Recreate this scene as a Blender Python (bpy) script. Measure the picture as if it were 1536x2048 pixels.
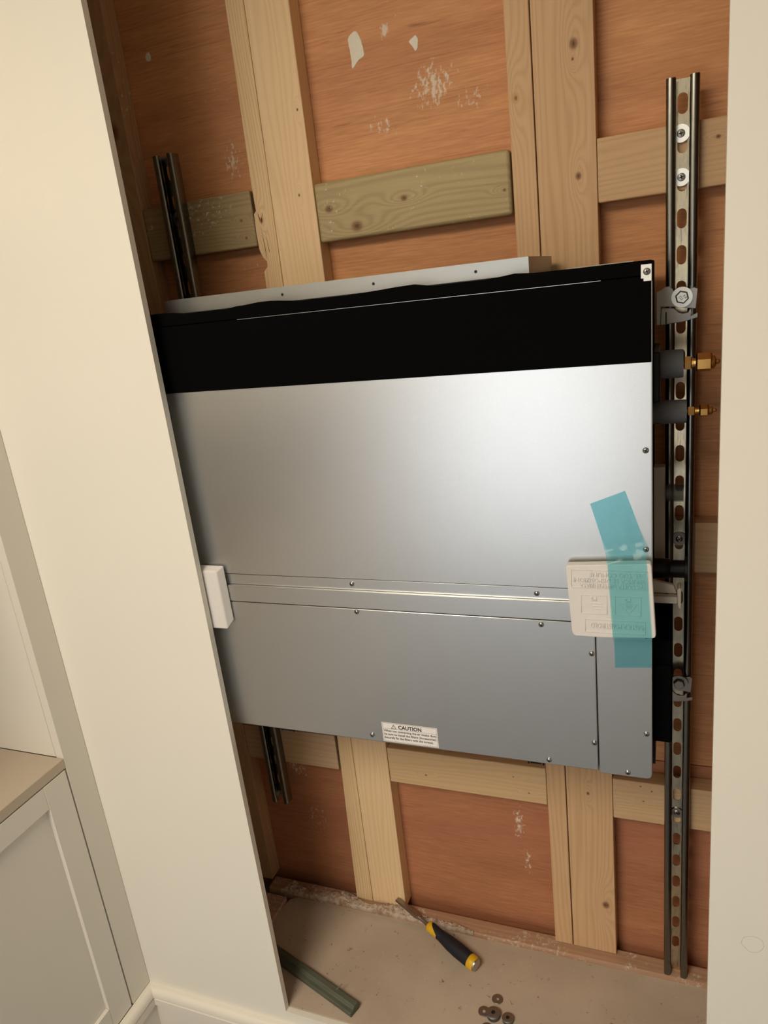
import bpy, bmesh, math, random
from mathutils import Vector, Matrix
R = random.Random(7)
PI = math.pi
H = 1.58                      # eye height: every height below is measured from the eye, H is added when linking
S = bpy.context.scene
COL = S.collection
for o in list(bpy.data.objects):
    bpy.data.objects.remove(o)

# ------------------------------------------------------------------ camera
cam = bpy.data.cameras.new('camera')
cam.sensor_fit = 'VERTICAL'; cam.sensor_height = 24.0
cam.lens = 1452.774 / 2048 * 24.0
cam.clip_start = 0.02; cam.clip_end = 60
camo = bpy.data.objects.new('camera', cam); COL.objects.link(camo)
a, b, c = 0.396356521, 0.296592115, -0.118018824
def _r(ax, t):
    return Matrix.Rotation(t, 3, ax)
Mw = _r('Z', c) @ _r('X', b) @ _r('Y', a) @ Matrix(((1, 0, 0), (0, 0, -1), (0, 1, 0)))
rot = Matrix((Mw[0], -Mw[1], -Mw[2])).transposed()
camo.matrix_world = Matrix.Translation((0, 0, H)) @ rot.to_4x4()
S.camera = camo

# ------------------------------------------------------------------ world, lights, exposure
S.view_settings.view_transform = 'Standard'
S.view_settings.look = 'None'
S.view_settings.gamma = 1.0
S.view_settings.use_curve_mapping = False
S.view_settings.exposure = 0.0
W = bpy.data.worlds.new('World'); S.world = W; W.use_nodes = True
W.node_tree.nodes['Background'].inputs[0].default_value = (0.75, 0.87, 1.0, 1)
W.node_tree.nodes['Background'].inputs[1].default_value = 1.0

def area(name, loc, target, sx, sy, power, col, shape='RECTANGLE'):
    l = bpy.data.lights.new(name, 'AREA'); l.shape = shape; l.size = sx
    if shape == 'RECTANGLE': l.size_y = sy
    l.energy = power; l.color = col
    o = bpy.data.objects.new(name, l); COL.objects.link(o)
    o.location = loc
    d = Vector(target) - Vector(loc)
    o.rotation_euler = d.to_track_quat('-Z', 'Y').to_euler()
    return o
area('window_daylight', (-0.76, -2.28, 0.88), (-0.76, 0, 0.88), 1.14, 1.62, 11.0, (1.0, 0.99, 0.97))
area('ceiling_lamp_light', (-0.72, -0.72, 2.35), (-0.72, -0.72, 0), 1.0, 1.0, 43, (1.0, 0.88, 0.70), 'DISK')

# ------------------------------------------------------------------ node helpers
class V:
    """a scalar socket with arithmetic"""
    def __init__(s, nt, sock): s.nt = nt; s.s = sock
    def _m(s, op, other=None, third=None):
        n = s.nt.nodes.new('ShaderNodeMath'); n.operation = op
        s.nt.links.new(s.s, n.inputs[0])
        for i, x in ((1, other), (2, third)):
            if x is None: continue
            if isinstance(x, V): s.nt.links.new(x.s, n.inputs[i])
            else: n.inputs[i].default_value = x
        return V(s.nt, n.outputs[0])
    def __add__(s, o): return s._m('ADD', o)
    def __sub__(s, o): return s._m('SUBTRACT', o)
    def __mul__(s, o): return s._m('MULTIPLY', o)
    def __truediv__(s, o): return s._m('DIVIDE', o)
    def sin(s): return s._m('SINE')
    def exp(s): return s._m('EXPONENT')
    def pow(s, e): return s._m('POWER', e)
    def abs(s): return s._m('ABSOLUTE')
    def min(s, o): return s._m('MINIMUM', o)
    def max(s, o): return s._m('MAXIMUM', o)
    def clamp(s): return s.max(0.0).min(1.0)
    def step(s, lo, hi):
        n = s.nt.nodes.new('ShaderNodeMapRange'); n.interpolation_type = 'SMOOTHSTEP'
        s.nt.links.new(s.s, n.inputs[0]); n.inputs[1].default_value = lo; n.inputs[2].default_value = hi
        return V(s.nt, n.outputs[0])

class Mat:
    def __init__(s, name, rough=0.5, metal=0.0, spec=0.5):
        s.m = bpy.data.materials.new(name); s.m.use_nodes = True
        s.nt = s.m.node_tree; s.p = s.nt.nodes['Principled BSDF']
        s.p.inputs['Roughness'].default_value = rough
        s.p.inputs['Metallic'].default_value = metal
        s.p.inputs['Specular IOR Level'].default_value = spec
        s.tc = s.nt.nodes.new('ShaderNodeTexCoord')
    def xyz(s):
        n = s.nt.nodes.new('ShaderNodeSeparateXYZ'); s.nt.links.new(s.tc.outputs['Object'], n.inputs[0])
        return [V(s.nt, o) for o in n.outputs]
    def vec(s, x, y, z):
        n = s.nt.nodes.new('ShaderNodeCombineXYZ')
        for i, v in enumerate((x, y, z)):
            if isinstance(v, V): s.nt.links.new(v.s, n.inputs[i])
            else: n.inputs[i].default_value = v
        return n.outputs[0]
    def noise(s, vec, scale=1.0, detail=2.0, rough=0.5, dist=0.0):
        n = s.nt.nodes.new('ShaderNodeTexNoise')
        s.nt.links.new(vec, n.inputs['Vector'])
        n.inputs['Scale'].default_value = scale; n.inputs['Detail'].default_value = detail
        n.inputs['Roughness'].default_value = rough; n.inputs['Distortion'].default_value = dist
        return V(s.nt, n.outputs['Fac'])
    def mix(s, f, A, B):
        n = s.nt.nodes.new('ShaderNodeMix'); n.data_type = 'RGBA'
        if isinstance(f, V): s.nt.links.new(f.s, n.inputs[0])
        else: n.inputs[0].default_value = f
        for i, x in ((6, A), (7, B)):
            if isinstance(x, tuple): n.inputs[i].default_value = (*x[:3], 1)
            else: s.nt.links.new(x, n.inputs[i])
        return n.outputs[2]
    def color(s, x):
        if isinstance(x, tuple): s.p.inputs['Base Color'].default_value = (*x[:3], 1)
        else: s.nt.links.new(x, s.p.inputs['Base Color'])
        return s
    def bump(s, h, strength=0.2, dist=0.001):
        n = s.nt.nodes.new('ShaderNodeBump'); n.inputs['Strength'].default_value = strength
        n.inputs['Distance'].default_value = dist
        s.nt.links.new(h.s, n.inputs['Height']); s.nt.links.new(n.outputs[0], s.p.inputs['Normal'])
        return s
    def rough(s, v): s.nt.links.new(v.s, s.p.inputs['Roughness']); return s

def plain(name, col, rough=0.5, metal=0.0, spec=0.5, var=0.06, scale=60, bump=0.0):
    m = Mat(name, rough, metal, spec)
    n = m.noise(m.tc.outputs['Object'], scale, 3)
    m.color(m.mix(n, tuple(x * (1 - var) for x in col), tuple(min(1, x * (1 + var)) for x in col)))
    if bump: m.bump(n, bump, 0.001)
    return m.m

def wood(name, A, B, base, along='z', freq=90, knots=(), dirt=None, seed=0.0, dark=(0.20, 0.085, 0.035), speck=0.0):
    """sawn softwood: growth rings run along one axis and bow round each knot (x, z, radius)"""
    m = Mat(name, 0.62, 0, 0.3)
    x, y, z = m.xyz()
    x = x + base[0]; z = z + base[2]; y = y + base[1]
    u, v = (x, z) if along == 'z' else (z, x)
    uu = u + y * 0.9
    slow = m.noise(m.vec(uu * 9.0, v * 0.9, seed), 1.0, 2)
    g = uu * freq + slow * (freq * 0.10) + m.noise(m.vec(uu * 45.0, v * 1.6, seed + 5), 1.0, 2) * 1.6
    kd = None
    for (kx, kz, kr) in knots:
        ku, kv = (kx, kz) if along == 'z' else (kz, kx)
        du = (u - ku) / (kr * 2.2); dv = (v - kv) / (kr * 7.0)
        w = ((du * du + dv * dv) * -1.0).exp()
        g = g + w * 3.6
        d1 = (u - ku) / kr; d2 = (v - kv) / (kr * 1.25)
        k = ((d1 * d1 + d2 * d2) * -1.3).exp()
        kd = k if kd is None else kd.max(k)
    ring = ((g * (2 * PI)).sin() * 0.5 + 0.5).pow(1.7)
    fibre = m.noise(m.vec(uu * 420.0, v * 9.0, seed + 3), 1.0, 3)
    blot = m.noise(m.vec(uu * 12.0, v * 4.0, seed + 8), 1.0, 3)
    f = (ring * 0.36 + fibre * 0.50 + blot * 0.45 - 0.22).clamp()
    col = m.mix(f, A, B)
    if kd is not None:
        col = m.mix((kd * 1.15).step(0.06, 0.75) * 0.80, col, dark)
        col = m.mix((kd * (fibre * 0.8 + 0.5)).step(0.62, 0.95) * 0.7, col, (0.055, 0.025, 0.012))
    if speck:
        sp = m.noise(m.vec(x * 1.0, y, z), 130.0, 4, 0.65).step(0.64 - speck, 0.70)
        msk = m.noise(m.vec(x, y, z), 14.0, 2).step(0.48, 0.60)
        col = m.mix(sp * msk, col, (0.66, 0.60, 0.50))
    m.color(col); m.bump(ring * 0.5 + fibre, 0.25, 0.0006)
    return m.m

# ------------------------------------------------------------------ mesh helpers
class G:
    def __init__(s): s.b = bmesh.new(); s.m = 0
    def _f(s, vs):
        try:
            f = s.b.faces.new(vs); f.material_index = s.m; return f
        except ValueError: return None
    def hexa(s, P):
        v = [s.b.verts.new(p) for p in P]
        for q in ((0, 3, 2, 1), (4, 5, 6, 7), (0, 1, 5, 4), (1, 2, 6, 5), (2, 3, 7, 6), (3, 0, 4, 7)):
            s._f([v[i] for i in q])
        return s
    def box(s, x0, x1, y0, y1, z0, z1):
        return s.hexa([(x0, y0, z0), (x1, y0, z0), (x1, y1, z0), (x0, y1, z0),
                       (x0, y0, z1), (x1, y0, z1), (x1, y1, z1), (x0, y1, z1)])
    def prism(s, pts, f0, f1):
        """pts 2-D outline; f0, f1 map an outline point to the two end positions"""
        A = [s.b.verts.new(f0(p)) for p in pts]; B = [s.b.verts.new(f1(p)) for p in pts]
        n = len(pts)
        s._f(A[::-1]); s._f(B)
        for i in range(n): s._f([A[i], A[(i + 1) % n], B[(i + 1) % n], B[i]])
        return s
    def py(s, pts, y0, y1): return s.prism(pts, lambda p: (p[0], y1, p[1]), lambda p: (p[0], y0, p[1]))
    def px(s, pts, x0, x1): return s.prism(pts, lambda p: (x0, p[0], p[1]), lambda p: (x1, p[0], p[1]))
    def pz(s, pts, z0, z1): return s.prism(pts, lambda p: (p[0], p[1], z0), lambda p: (p[0], p[1], z1))
    def lathe(s, o, d, prof, n=24, closed=True, ref=None, phase=0.0, squash=1.0):
        """prof: (t along d, radius)"""
        o = Vector(o); d = Vector(d).normalized()
        r = Vector(ref) if ref else (Vector((0, 0, 1)) if abs(d.z) < 0.9 else Vector((1, 0, 0)))
        e1 = (r - d * r.dot(d)).normalized(); e2 = d.cross(e1)
        rings = []
        for t, rad in prof:
            if rad < 1e-6: rings.append([s.b.verts.new(o + d * t)])
            else: rings.append([s.b.verts.new(o + d * t + (e1 * math.cos(phase + 2 * PI * i / n) * squash + e2 * math.sin(phase + 2 * PI * i / n)) * rad) for i in range(n)])
        for A, B in zip(rings, rings[1:]):
            for i in range(n):
                j = (i + 1) % n
                if len(A) == 1 and len(B) == 1: continue
                if len(A) == 1: s._f([A[0], B[j], B[i]])
                elif len(B) == 1: s._f([A[i], A[j], B[0]])
                else: s._f([A[i], A[j], B[j], B[i]])
        if closed:
            if len(rings[0]) > 1: s._f(rings[0][::-1])
            if len(rings[-1]) > 1: s._f(rings[-1])
        return s
    def ribbon(s, path, t, f0, f1):
        """thick open polyline (2-D path, thickness t to its left) swept between two end maps"""
        n = len(path); off = []
        for i, p in enumerate(path):
            q0 = Vector(path[max(0, i - 1)]); q1 = Vector(path[min(n - 1, i + 1)])
            d = (q1 - q0).normalized(); off.append((p[0] - d.y * t, p[1] + d.x * t))
        return s.prism(list(path) + off[::-1], f0, f1)
    def plate(s, outer, holes, f, vec):
        """flat plate with holes: f maps a 2-D point, vec is the thickness"""
        tb = bmesh.new(); ed = []
        for loop in [outer] + list(holes):
            vs = [tb.verts.new(f(p)) for p in loop]
            ed += [tb.edges.new((vs[i], vs[(i + 1) % len(vs)])) for i in range(len(vs))]
        bmesh.ops.triangle_fill(tb, use_beauty=True, use_dissolve=False, edges=ed)
        r = bmesh.ops.extrude_face_region(tb, geom=tb.faces[:])
        bmesh.ops.translate(tb, verts=[v for v in r['geom'] if isinstance(v, bmesh.types.BMVert)], vec=vec)
        bmesh.ops.recalc_face_normals(tb, faces=tb.faces[:])
        mp = {}
        for v in tb.verts: mp[v] = s.b.verts.new(v.co)
        for fc in tb.faces: s._f([mp[v] for v in fc.verts])
        tb.free(); return s
    def move(s, mat):
        bmesh.ops.transform(s.b, matrix=mat, verts=s.b.verts[:]); return s

BASE = {}
def finish_mesh(name, g, mats, base, smooth):
    bm = g.b
    bmesh.ops.recalc_face_normals(bm, faces=bm.faces[:])
    bmesh.ops.translate(bm, verts=bm.verts[:], vec=-Vector(base))
    me = bpy.data.meshes.new(name); bm.to_mesh(me); bm.free()
    for m in (mats if isinstance(mats, (list, tuple)) else [mats]): me.materials.append(m)
    if smooth:
        for p in me.polygons: p.use_smooth = True
        me.set_sharp_from_angle(angle=math.radians(smooth))
    return me
def obj(name, g, mats, parent=None, base=None, bevel=0.0, seg=2, smooth=35):
    if parent is not None: base = BASE[parent.name]
    elif base is None:
        xs = [v.co for v in g.b.verts]
        base = ((min(v.x for v in xs) + max(v.x for v in xs)) / 2, (min(v.y for v in xs) + max(v.y for v in xs)) / 2, min(v.z for v in xs))
    me = finish_mesh(name, g, mats, base, smooth)
    o = bpy.data.objects.new(name, me); COL.objects.link(o)
    if parent is not None: o.parent = parent
    else: o.location = (base[0], base[1], base[2] + H)
    BASE[o.name] = base
    if bevel:
        md = o.modifiers.new('bevel', 'BEVEL'); md.width = bevel; md.segments = seg
        md.limit_method = 'ANGLE'; md.angle_limit = math.radians(40)
        md.harden_normals = False
    return o
def tag(o, label, cat, group=None, kind=None):
    o['label'] = label; o['category'] = cat
    if group: o['group'] = group
    if kind: o['kind'] = kind
    return o
def struct(name, g, mats, parent=None, **k):
    o = obj(name, g, mats, parent, **k)
    if parent is None: o['kind'] = 'structure'
    return o
def thing(name, label, cat, base, group=None):
    o = bpy.data.objects.new(name, None); COL.objects.link(o)
    o.empty_display_size = 0.05
    o.location = (base[0], base[1], base[2] + H); BASE[o.name] = base
    return tag(o, label, cat, group)
def curvy(P, k=5):
    n = len(P); out = []
    for i in range(n):
        a, b, c, d = [Vector(P[(i + j) % n]) for j in (-1, 0, 1, 2)]
        for q in range(k):
            t = q / k
            v = .5 * ((2 * b) + (c - a) * t + (2 * a - 5 * b + 4 * c - d) * t * t + (3 * b - a - 3 * c + d) * t ** 3)
            out.append((v.x + R.uniform(-.0004, .0004), v.y + R.uniform(-.0004, .0004)))
    return out
def circ(cx, cz, r, n=20, ph=0.0):
    return [(cx + r * math.cos(ph + 2 * PI * i / n), cz + r * math.sin(ph + 2 * PI * i / n)) for i in range(n)]
def slot(cx, cz, w, h, n=6):
    r = w / 2; k = h / 2 - r; P = []
    for i in range(n + 1): P.append((cx + r * math.cos(PI * i / n), cz + k + r * math.sin(PI * i / n)))
    for i in range(n + 1): P.append((cx - r * math.cos(PI * i / n), cz - k - r * math.sin(PI * i / n)))
    return P
def lettering(text, size, mat, name, parent, x, y, z, flip=False, depth=0.0002, align='LEFT', sx=1.0, rotz=0.0, bold=0.0):
    cu = bpy.data.curves.new(name, 'FONT'); cu.body = text; cu.size = size; cu.extrude = depth
    cu.align_x = align; cu.offset = bold; cu.resolution_u = 2
    t = bpy.data.objects.new(name, cu); COL.objects.link(t)
    bpy.context.view_layer.update()
    me = bpy.data.meshes.new_from_object(t)
    bpy.data.objects.remove(t); bpy.data.curves.remove(cu)
    me.name = name
    Mx = Matrix.Translation(Vector((x, y, z)) - Vector(BASE[parent.name])) @ Matrix.Rotation(PI / 2, 4, 'X') @ Matrix.Rotation((PI if flip else 0) + rotz, 4, 'Z') @ Matrix.Diagonal((sx, 1, 1, 1))
    me.transform(Mx); me.materials.clear(); me.materials.append(mat)
    o = bpy.data.objects.new(name, me); COL.objects.link(o); o.parent = parent
    BASE[o.name] = BASE[parent.name]
    return o

# ------------------------------------------------------------------ materials
PAINT = plain('cream_wall_paint', (0.80, 0.765, 0.69), 0.55, 0, 0.35, 0.012, 5)
CABP = plain('cabinet_paint', (0.74, 0.70, 0.63), 0.45, 0, 0.4, 0.012, 6)
WORKP = plain('worktop_laminate', (0.50, 0.42, 0.33), 0.5, 0, 0.35, 0.03, 30)
TRIMP = plain('skirting_paint', (0.78, 0.73, 0.65), 0.4, 0, 0.4, 0.015, 8)
CEIL = plain('ceiling_paint', (0.83, 0.80, 0.74), 0.8, 0, 0.2, 0.01, 4)
CARPET = plain('floor_covering', (0.225, 0.235, 0.26), 0.9, 0, 0.1, 0.12, 90)
GAP = plain('board_core', (0.50, 0.45, 0.40), 0.9, 0, 0.1, 0.1, 90)
BLACK = plain('black_foam', (0.002, 0.002, 0.0022), 0.8, 0, 0.03, 0.1, 200)
BLACKP = plain('black_plastic', (0.005, 0.005, 0.0055), 0.42, 0, 0.25, 0.05, 90)
RUBBER = plain('grey_pipe_insulation', (0.135, 0.138, 0.145), 0.7, 0, 0.3, 0.12, 120, 0.15)
BEIGE = plain('beige_plastic', (0.60, 0.53, 0.44), 0.45, 0, 0.4, 0.03, 40)
WHITEM = plain('white_enamelled_tab', (0.80, 0.80, 0.78), 0.35, 0.2, 0.5, 0.03, 60)
BRASS = plain('brass', (0.72, 0.42, 0.14), 0.28, 1.0, 0.5, 0.10, 160)
INK = plain('black_ink', (0.012, 0.012, 0.014), 0.6, 0, 0.3, 0.0, 10)
STICKER = plain('sticker_paper', (0.80, 0.76, 0.74), 0.5, 0, 0.4, 0.02, 50)
FOAM = plain('polystyrene', (0.69, 0.66, 0.635), 0.75, 0, 0.25, 0.035, 420, 0.12)
SCREW = plain('bright_screw', (0.36, 0.36, 0.35), 0.20, 1.0, 0.5, 0.05, 200)
DARKM = plain('dark_recess', (0.02, 0.02, 0.02), 0.6, 0.5, 0.3, 0.1, 100)
ZINC = plain('white_zinc_washer', (0.80, 0.82, 0.80), 0.38, 1.0, 0.5, 0.06, 90)
WASH = plain('dull_zinc_washer', (0.34, 0.325, 0.30), 0.42, 1.0, 0.5, 0.1, 160)
YELLOW = plain('yellow_handle', (0.72, 0.42, 0.012), 0.4, 0, 0.4, 0.05, 60)
GRIP = plain('black_rubber_grip', (0.014, 0.014, 0.020), 0.6, 0, 0.3, 0.1, 120)
DARKW = plain('dark_split_wood', (0.09, 0.045, 0.018), 0.8, 0, .1, .1, 90)
STEEL = plain('tool_steel', (0.34, 0.29, 0.24), 0.42, 1.0, 0.5, 0.2, 120)
LIP = plain('galvanised_lip', (0.20, 0.20, 0.185), 0.24, 1.0, 0.5, 0.15, 120)

def sheet_metal(name, base, rough):
    m = Mat(name, rough, 1.0)
    n = m.noise(m.tc.outputs['Object'], 700, 2)
    n2 = m.noise(m.tc.outputs['Object'], 22, 3)
    m.color(m.mix(n * 0.7 + n2 * 0.3, tuple(x * 0.93 for x in base), tuple(min(1, x * 1.06) for x in base)))
    m.bump(n, 0.10, 0.0004)
    return m.m
GALV = sheet_metal('galvanised_panel', (0.58, 0.585, 0.585), 0.335)
GALVC = sheet_metal('galvanised_collar', (0.30, 0.305, 0.30), 0.36)
GALVD = sheet_metal('galvanised_casing', (0.40, 0.40, 0.39), 0.45)

def zinc_rail():
    m = Mat('passivated_zinc_rail', 0.36, 1.0)
    x, y, z = m.xyz()
    n = m.noise(m.vec(x * 60.0, y, z * 22.0), 1.0, 4, 0.7)
    s = m.noise(m.vec(x * 500.0, y * 40, z * 30.0), 1.0, 3, 0.6)
    col = m.mix(n.step(0.35, 0.7), (0.66, 0.61, 0.47), (0.44, 0.42, 0.37))
    col = m.mix(s.step(0.56, 0.75), col, (0.20, 0.18, 0.15))
    m.color(col); m.rough(n * 0.18 + 0.13)
    return m.m
RAILM = zinc_rail()

def plywood(name, A, B, redder):
    m = Mat(name, 0.6, 0, 0.3)
    g = m.nt.nodes.new('ShaderNodeNewGeometry')
    sp = m.nt.nodes.new('ShaderNodeSeparateXYZ'); m.nt.links.new(g.outputs['Position'], sp.inputs[0])
    x, y, z = [V(m.nt, o) for o in sp.outputs]
    z = z - H
    broad = m.noise(m.vec(x * 1.6, 0.0, z * 11.0), 1.0, 3, 0.5, 0.8)
    fine = m.noise(m.vec(x * 22.0, 3.0, z * 330.0), 1.0, 3)
    streak = m.noise(m.vec(x * 5.0, 7.0, z * 60.0), 1.0, 4, 0.6, 0.5)
    f = (broad * 0.65 + fine * 0.80 + streak * 0.45 - 0.45).clamp()
    col = m.mix(f, A, B)
    dk = m.noise(m.vec(x * 9.0, 5.0, z * 120.0), 1.0, 2, 0.5, 0.3).step(0.66, 0.80)
    col = m.mix(dk * 0.55, col, (0.15, 0.045, 0.02))
    red = m.noise(m.vec(x * 1.2, 11.0, z * 5.0), 1.0, 2).step(0.4, 0.7)
    col = m.mix(red * redder, col, (0.40, 0.14, 0.09))
    line = m.noise(m.vec(x * 3.0, 17.0, z * 240.0), 1.0, 2, 0.6, 0.4).step(0.60, 0.70)
    col = m.mix(line * 0.22, col, (0.20, 0.065, 0.03))
    # scuffs of filler dust
    spot = None
    for (cx, cz, rx, rz, k) in ((-0.36, 0.30, 0.055, 0.045, 1.0), (-0.45, 0.255, 0.045, 0.03, 0.8), (-0.432, 0.393, 0.010, 0.018, 1.25), (-0.415, 0.40, 0.03, 0.02, 0.6), (-0.30, 0.27, 0.05, 0.03, 0.8),
                                (-0.78, 0.36, 0.10, 0.10, 0.55), (-0.745, 0.25, 0.03, 0.05, 0.9), (-0.83, -1.06, 0.05, 0.05, 0.9), (-0.80, -1.20, 0.06, 0.10, 0.7),
                                (-0.305, -1.12, 0.018, 0.07, 0.95), (-0.29, -1.22, 0.015, 0.08, 0.8), (-0.74, 0.07, 0.07, 0.03, 0.6)):
        dx = (x - cx) / rx; dz = (z - cz) / rz
        w = ((dx * dx + dz * dz) * -1.0).exp() * k
        spot = w if spot is None else spot.max(w)
    n = m.noise(m.vec(x * 130.0, 1.0, z * 75.0), 1.0, 5, 0.7)
    dust = (n + spot * 0.36).step(0.78, 0.90) * 0.8
    col = m.mix(dust, col, (0.74, 0.66, 0.54))
    m.color(col); m.bump(fine, 0.2, 0.0005)
    return m.m
PLY = plywood('orange_plywood_lit', (0.39, 0.155, 0.060), (0.86, 0.43, 0.19), 0.25)  # upper sheet: colour lightened to carry the stronger light high in the recess
PLYL = plywood('red_plywood_shaded', (0.27, 0.098, 0.045), (0.62, 0.28, 0.14), 0.45)  # lower sheet: redder veneer, also darkened to paint in the weaker light below

def plaster_floor():
    m = Mat('dusty_plaster_ledge', 0.75, 0, 0.2)
    o = m.tc.outputs['Object']
    n = m.noise(o, 7, 4); s = m.noise(o, 85, 5, 0.7); t = m.noise(o, 26, 3, 0.6)
    col = m.mix(n.step(0.3, 0.7), (0.54, 0.435, 0.345), (0.46, 0.37, 0.29))
    col = m.mix(s.step(0.60, 0.67) * t.step(0.50, 0.60), col, (0.20, 0.13, 0.085))
    col = m.mix(s.step(0.40, 0.30) * 0.25, col, (0.70, 0.62, 0.54))
    m.color(col); m.bump(n + s * 0.15, 0.25, 0.002)
    return m.m
LEDGE = plaster_floor()

def rubble_mat():
    m = Mat('crumbled_plaster', 0.9, 0, 0.1)
    o = m.tc.outputs['Object']
    n = m.noise(o, 60, 4, 0.7)
    m.color(m.mix(n.step(0.42, 0.66), (0.56, 0.46, 0.37), (0.36, 0.23, 0.15))); m.bump(n, 0.5, 0.003)
    return m.m
RUBBLE = rubble_mat()

def film(name, tint, gloss, body, rough=0.22, wob=0.25):
    m = bpy.data.materials.new(name); m.use_nodes = True; nt = m.node_tree
    p = nt.nodes['Principled BSDF']; p.inputs['Base Color'].default_value = (*body, 1); p.inputs['Roughness'].default_value = rough
    t = nt.nodes.new('ShaderNodeBsdfTransparent'); t.inputs[0].default_value = (*tint, 1)
    mx = nt.nodes.new('ShaderNodeMixShader'); mx.inputs[0].default_value = gloss
    tc = nt.nodes.new('ShaderNodeTexCoord'); nz = nt.nodes.new('ShaderNodeTexNoise'); nz.inputs['Scale'].default_value = 45
    nt.links.new(tc.outputs['Object'], nz.inputs['Vector'])
    bp = nt.nodes.new('ShaderNodeBump'); bp.inputs['Strength'].default_value = wob; bp.inputs['Distance'].default_value = 0.002
    nt.links.new(nz.outputs['Fac'], bp.inputs['Height']); nt.links.new(bp.outputs[0], p.inputs['Normal'])
    nt.links.new(t.outputs[0], mx.inputs[1]); nt.links.new(p.outputs[0], mx.inputs[2])
    nt.links.new(mx.outputs[0], nt.nodes['Material Output'].inputs['Surface'])
    return m
TAPE = film('teal_tape_film', (0.57, 0.87, 0.91), 0.19, (0.20, 0.50, 0.56), 0.12, 0.4)
CLEAR = film('clear_tube_plastic', (0.84, 0.84, 0.82), 0.32, (0.10, 0.10, 0.10), 0.06, 0.0)

PINE_A, PINE_B = (0.69, 0.455, 0.26), (0.52, 0.305, 0.15)

# ------------------------------------------------------------------ room shell
XL, XR, YB, ZC, ZF = -1.66, 1.9, -2.2, 2.42 - H, -H
struct('floor', G().box(XL - .1, XR + .1, YB - .1, 1.34, ZF - .08, ZF), CARPET)
struct('ceiling', G().box(XL - .1, XR + .1, YB - .1, 1.4, ZC, ZC + .08), CEIL)
struct('wall_left', G().box(XL - .1, XL, YB - .1, 0.932, ZF, ZC), PAINT)
struct('wall_right', G().box(XR, XR + .1, YB - .1, 0.932, ZF, ZC), PAINT)
WX0, WX1, WZ0, WZ1 = -1.38, -0.14, 0.02 - H, 1.74 - H
g = G()
g.box(XL, WX0, YB - .1, YB, ZF, ZC); g.box(WX1, XR, YB - .1, YB, ZF, ZC)
g.box(WX0, WX1, YB - .1, YB, ZF, WZ0); g.box(WX0, WX1, YB - .1, YB, WZ1, ZC)
struct('wall_rear', g, PAINT)
g = G()
for x0, x1 in ((WX0, WX0 + .05), (-0.785, -0.735), (WX1 - .05, WX1)): g.box(x0, x1, YB - .06, YB - .01, WZ0, WZ1)
g.box(WX0, WX1, YB - .06, YB - .01, WZ0, WZ0 + .05); g.box(WX0, WX1, YB - .06, YB - .01, WZ1 - .05, WZ1)
struct('window_1', g, TRIMP, bevel=0.004)
# front wall: 12 mm board with the big opening cut in it
OX0, OX1, OZ0, OZ1 = -0.7405, 0.0525, -1.400, 0.78
g = G()
YF0, YF1 = 0.932, 0.944
g.plate([(XL, ZF), (XR, ZF), (XR, ZC), (XL, ZC)], [[(OX0, OZ0), (OX1, OZ0), (OX1, OZ1), (OX0, OZ1)]], lambda p: (p[0], YF0, p[1]), (0, YF1 - YF0, 0))
front = struct('wall_front', g, PAINT, smooth=0)
pm = curvy([(.0965, -.9760), (.1010, -.9640), (.1120, -.9600), (.1230, -.9640), (.1260, -.9760), (.1200, -.9870), (.1080, -.9900)], 4)
pc = Vector((.112, -.975))
obj('pencil_mark', G().plate(pm, [[tuple(pc + (Vector(p) - pc) * .965) for p in pm]], lambda p: (p[0], YF0 - .0001, p[1]), (0, .0001, 0)), plain('pencil_grey', (0.52, 0.47, 0.40), 0.7, 0, .2), front, smooth=0)
# recess behind it
struct('wall_recess_left', G().box(-1.06, -1.03, YF1, 1.30, ZF, ZC), GAP)
struct('wall_recess_right', G().box(0.40, 0.43, YF1, 1.30, ZF, ZC), GAP)
wb = struct('wall_back', G().box(-1.03, 0.40, 1.287, 1.30, ZF, ZC), GAP)
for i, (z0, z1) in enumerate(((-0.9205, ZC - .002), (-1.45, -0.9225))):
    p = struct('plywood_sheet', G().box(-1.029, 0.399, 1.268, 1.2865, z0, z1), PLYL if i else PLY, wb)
    for (pts) in (((-0.4954, .392), (-.4905, .3985), (-.4801, .4015), (-.4745, .392), (-.4715, .38), (-.4700, .3655), (-.4760, .362), (-.4830, .3585), (-.4930, .3500), (-.4935, .368)),
                  ((-.3925, .368), (-.3862, .3725), (-.3800, .375), (-.3775, .368), (-.3790, .357), (-.3835, .3535), (-.3870, .360)),
                  ((-.8905, .4485), (-.8830, .453), (-.8795, .447), (-.8810, .4395), (-.8895, .4405))) if i == 0 else ():
        struct('plaster_smear', G().py(curvy(pts), 1.2672, 1.2682), plain('filler_smear', (0.80, 0.74, 0.62), 0.85, 0, 0.1, 0.06, 150), p, bevel=0.0004, seg=1)
# plastered ledge at the foot of the recess, back edge ragged
back = [(0.399, 1.204)]
x = 0.36
while x > -0.875:
    back.append((x, 1.212 + R.uniform(-.004, .004) + (0.018 if -0.60 < x < -0.40 else 0.0) * math.sin((x + .6) * 15) - 0.012 * max(0, x))); x -= R.uniform(.012, .03)
back += [(-0.872, 1.196), (-0.884, 1.15), (-0.880, 1.08), (-0.888, 1.0), (-0.886, .9445), (0.399, .9445)]
struct('floor_ledge', G().pz(back, -1.44, -1.400), LEDGE, bevel=0.002)
struct('trim_1', G().box(-0.935, -0.878, .95, 1.195, -1.44, -1.3925), wood('dusty_sole_timber', (0.44, 0.26, 0.16), (0.58, 0.45, 0.34), (0, 0, 0), 'x', 60, speck=0.1), bevel=0.002)

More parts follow.
